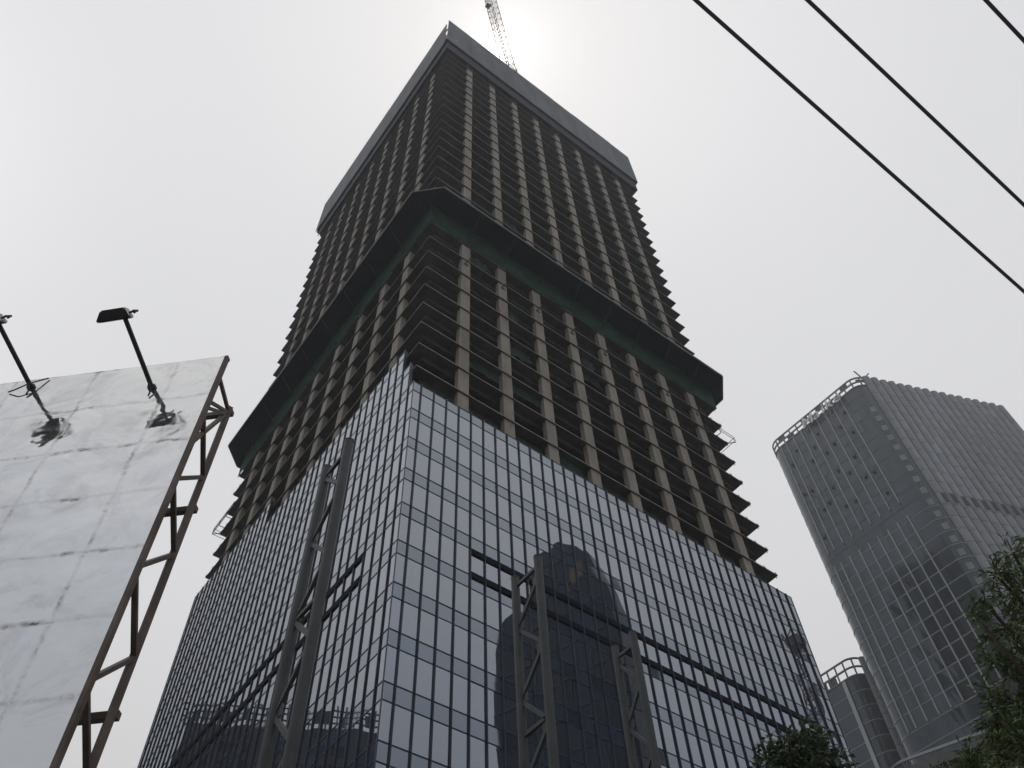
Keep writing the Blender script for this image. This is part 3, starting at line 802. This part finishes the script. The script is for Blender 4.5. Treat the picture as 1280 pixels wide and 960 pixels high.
for z in range(8, 146, 8):
    xs = [x for x in range(-14,12) if any(True for _ in [0])]
    lo_, hi_ = -19.4, 10.4
    if z > 128: lo_ = -18.4
    if z > 134: lo_ = -8.4
    if z > 126: hi_ = 9.
    if z > 134: hi_ = 7.0
    if z > 141: hi_ = 4.2; lo_ = -8.
    a = c0+fx*lo_-fy*.1; b_ = c0+fx*hi_-fy*.1
    MB().bar((a.x,a.y,z),(b_.x,b_.y,z),.3,.5).build('floor_band', RBAND, RB)
for x in (-13,-9.5,-6,-2.5,.5,3.5,6.2):
    a = c0+fx*x-fy*.12; zt = 128 if x < -9 else (143 if x < 4 else 138)
    MB().bar((a.x,a.y,1),(a.x,a.y,zt),.3).build('mullion', RBAND, RB)
pz = MB(); 
for x0_,z0_ in ((1.6,135),): 
    a = c0+fx*x0_-fy*.35; b_ = c0+fx*(x0_+4.4)-fy*.35; pz.quad((a.x,a.y,z0_),(b_.x,b_.y,z0_),(b_.x,b_.y,z0_+4.5),(a.x,a.y,z0_+4.5))
pz.build('facade_panel', mat('ochre_panel',(.30,.22,.08),.6,noise=.2), RB)

LB = thing('apartment_block', 'grey flat roofed block with a roof trellis mirrored low in the left glass face', 'building', (-20,90,0))
vd = lambda az, D: Vector((-(CAM.x + D*math.sin(R(az))), CAM.y + D*math.cos(R(az))))
pA, pB = vd(15.5,165), vd(31,160)
dirv = (pB-pA).normalized(); bkv = Vector((-dirv.y,dirv.x)); bkv = bkv if bkv.y > 0 else -bkv
poly = [pA, pB, pB+bkv*22, pA+bkv*22]
WALLG = mat('render_wall', (.12,.12,.125), .85, noise=.2, scale=.2)
MB().prism([(q.x,q.y) for q in poly], 0, 108).build('wall', WALLG, LB)
tr = MB()
for i in range(34):
    p = pA.lerp(pB, i/33)
    if i % 11 != 7: tr.bar((p.x,p.y,108),(p.x,p.y,112.6+.6*math.sin(i*.9)),.28)
for z in (109.2,110.6,112): tr.bar((pA.x,pA.y,z),(pB.x,pB.y,z),.26)
for i in range(9):
    p = pA.lerp(pB, (i+.2)/9); q = pA.lerp(pB, (i+.2+.3+.3*(i%2))/9); tr.bar((p.x,p.y,109.5+(i%3)*.6),(q.x,q.y,109.5+(i%3)*.6),.3,2.4)
tr.build('roof_trellis', T2BAND, LB)
for i in range(12):
    for j in range(6):
        p = pA.lerp(pB,(i+.25)/12)-bkv*.06; q = pA.lerp(pB,(i+.75)/12)-bkv*.06; z0 = 82+j*4
        MB().quad((p.x,p.y,z0),(q.x,q.y,z0),(q.x,q.y,z0+2.2),(p.x,p.y,z0+2.2)).build('window', T2OPEN, LB)

RC = thing('tower_crane', 'lattice crane tower seen only as a reflection at the right end of the glass', 'crane', (150.2,-60,0))
lm = MB(); lattice(lm, (150.2,-60,0),(150.2,-60,151), 2.6, 50, .35, .2); lm.build('mast', CRANE, RC)
hp = MB(); hp.box(148.4,152,-61.8,-58.2,146,148.5); hp.build('slewing_cabin', CRANE, RC)

# ------------------------------------------------------------------ low curved building at right
PD = thing('low_building', 'low rounded building with pale curved roof parapet behind the right hand trees', 'building', (34,-17,0))
WALLP = mat('pale_render', (.17,.175,.165), .8, noise=.2, scale=.4)
pa, pb_ = Vector((31.5,-14.6)), Vector((33.9,-21.5))
dv = (pb_-pa).normalized(); nv_ = Vector((dv.y,-dv.x)); nv_ = nv_ if nv_.x < 0 else -nv_
arc = []
for i in range(13):
    q = math.pi*.5*i/12; arc.append(pa + (-dv)*1.8*math.cos(q) + (-nv_)*1.8*(1-math.sin(q)))
line = arc + [pa + dv*t for t in (4,8,14,22,30)]
poly = line + [line[-1]-nv_*16, line[0]-nv_*16]
MB().prism([(q.x,q.y) for q in poly],0,33.2).build('wall', WALLP, PD)
def ribbon(z0,z1,o0,o1,m_,name):
    b_m = MB()
    for a, b_ in zip(line, line[1:]):
        na = nv_; 
        b_m.bar((a.x+na.x*o0,a.y+na.y*o0,(z0+z1)/2),(b_.x+na.x*o0,b_.y+na.y*o0,(z0+z1)/2), o1, z1-z0)
    return b_m.build(name, m_, PD)
ribbon(33.2,33.75,.12,.5,WALLP,'parapet'); ribbon(34.25,34.42,.1,.14,T2FIN,'rail')
rp = MB()
for a, b_ in zip(line, line[1:]):
    rp.bar((a.x,a.y,33.7),(a.x,a.y,34.3),.09)
rp.build('rail_post', T2BAND, PD)

# ------------------------------------------------------------------ trees
BARK = mat('bark', (.10,.075,.055), .9, noise=.35, scale=6, bump=.01, bscale=20)
def leaf_mat(name, c1):
    m_ = mat(name, c1, .55, noise=0, rand=.45); return m_
LEAF_A = leaf_mat('narrow_leaf', (.085,.14,.04)); LEAF_B = leaf_mat('broad_leaf', (.055,.09,.036))
def tree(name, label, base, clumps, trunk_top, leaf_m, ll, lw, per, seed, droop=.3):
    rg = random.Random(seed)
    t = thing(name, label, 'tree', base)
    bx, by, bz = base
    tp = Vector(trunk_top)
    pts = [Vector((bx,by,bz)).lerp(tp, i/8) + Vector((rg.uniform(-.08,.08),rg.uniform(-.08,.08),0))*(0 if i == 0 else 1) for i in range(9)]
    MB().tube(pts, .16, 10, .05).build('trunk', BARK, t)
    br = MB(); lf = MB()
    for (c, rad) in clumps:
        c = Vector(c)
        k0 = rg.randint(3,8); s0 = pts[k0]
        if (c-s0).length > .2:
            mid = s0.lerp(c,.5)+Vector((0,0,.1*(c-s0).length)); br.tube([s0,mid,c], .05, 6, .015)
        n_tw = max(8,int(per*rad**1.8/2.4))
        for _ in range(n_tw):
            dv_ = Vector((rg.gauss(0,1),rg.gauss(0,1),rg.gauss(0,.8))).normalized()
            a = c + dv_*rad*rg.uniform(0,.35); b_ = c + dv_*rad*rg.uniform(.65,1.12) - Vector((0,0,droop*rad*rg.random()))
            br.tube([a, a.lerp(b_,.5)+Vector((0,0,.05)), b_], .009, 4, .003, cap=False)
            for q in range(14):
                s_ = (q+rg.random())/14; p = a.lerp(b_, s_) + Vector((rg.gauss(0,.03),rg.gauss(0,.03),rg.gauss(0,.03)))
                d_ = (dv_ + Vector((rg.gauss(0,.8),rg.gauss(0,.8),rg.gauss(0,.6)-.15))).normalized()
                if rg.random() < .12: continue
                sd = d_.cross(Vector((rg.gauss(0,1),rg.gauss(0,1),rg.gauss(0,1)))).normalized()
                l_ = ll*rg.uniform(.6,1.25); w_ = lw*rg.uniform(.7,1.2)
                m1 = p + d_*l_*.45; tip = p + d_*l_ - Vector((0,0,l_*.18))
                n0 = len(lf.v)
                lf.v += [tuple(p), tuple(m1+sd*w_/2), tuple(tip), tuple(m1-sd*w_/2)]; lf.f.append((n0,n0+1,n0+2,n0+3))
    br.build('branch', BARK, t); lf.build('crown', leaf_m, t)
    return t
tree('leafy_tree', 'tree with fine narrow leaves filling the right edge beside the ribbed office tower', (-11.6,-38.2,.13),
     [((-13.47,-38.75,8.43),.22),((-13.55,-38.48,8.27),.22),((-13.32,-38.56,8.06),.38),((-13.72,-38.26,7.94),.16),((-13.48,-38.27,7.72),.36),((-13.85,-38.15,7.75),.09),((-13.3,-38.2,7.36),.42),((-13.5,-37.98,7.42),.26),((-13.32,-37.87,7.06),.42),((-13.5,-37.68,6.9),.26),((-13.35,-37.8,6.6),.5),((-13.58,-37.53,6.58),.3),((-13.86,-37.38,6.5),.22),((-14.06,-37.17,6.40),.2),((-13.87,-37.35,6.25),.4)], (-12.4,-38.4,7.6), LEAF_A, .12, .023, 430, 11)
tree('broadleaf_tree', 'dark dense tree top against the lower right corner of the glass cladding', (-8.4,-31.8,.13),
     [((-8.81,-32.59,11.34),.36),((-9.0,-32.28,11.1),.5),((-8.76,-32.67,10.9),.5),((-9.22,-31.95,11.0),.36),((-8.96,-32.34,10.6),.8),((-9.37,-31.73,10.5),.6),((-8.54,-32.65,10.64),.5),((-8.52,-32.67,10.2),.7),((-9.61,-31.4,10.3),.5)], (-8.8,-32.1,9.9), LEAF_B, .15, .06, 250, 5)

# ------------------------------------------------------------------ smog
hz = MB().box(-640,640,-640,640,-1,330)
hm = bpy.data.materials.new('smog'); hm.use_nodes = True
ht = hm.node_tree; ht.nodes.remove(ht.nodes['Principled BSDF'])
pvn = ht.nodes.new('ShaderNodeVolumePrincipled'); pvn.inputs['Color'].default_value = (.95,.97,1.,1); pvn.inputs['Density'].default_value = .00045; pvn.inputs['Anisotropy'].default_value = .3
ht.links.new(pvn.outputs[0], ht.nodes['Material Output'].inputs['Volume'])
tag(hz.build('haze', hm), None, None, kind='stuff')
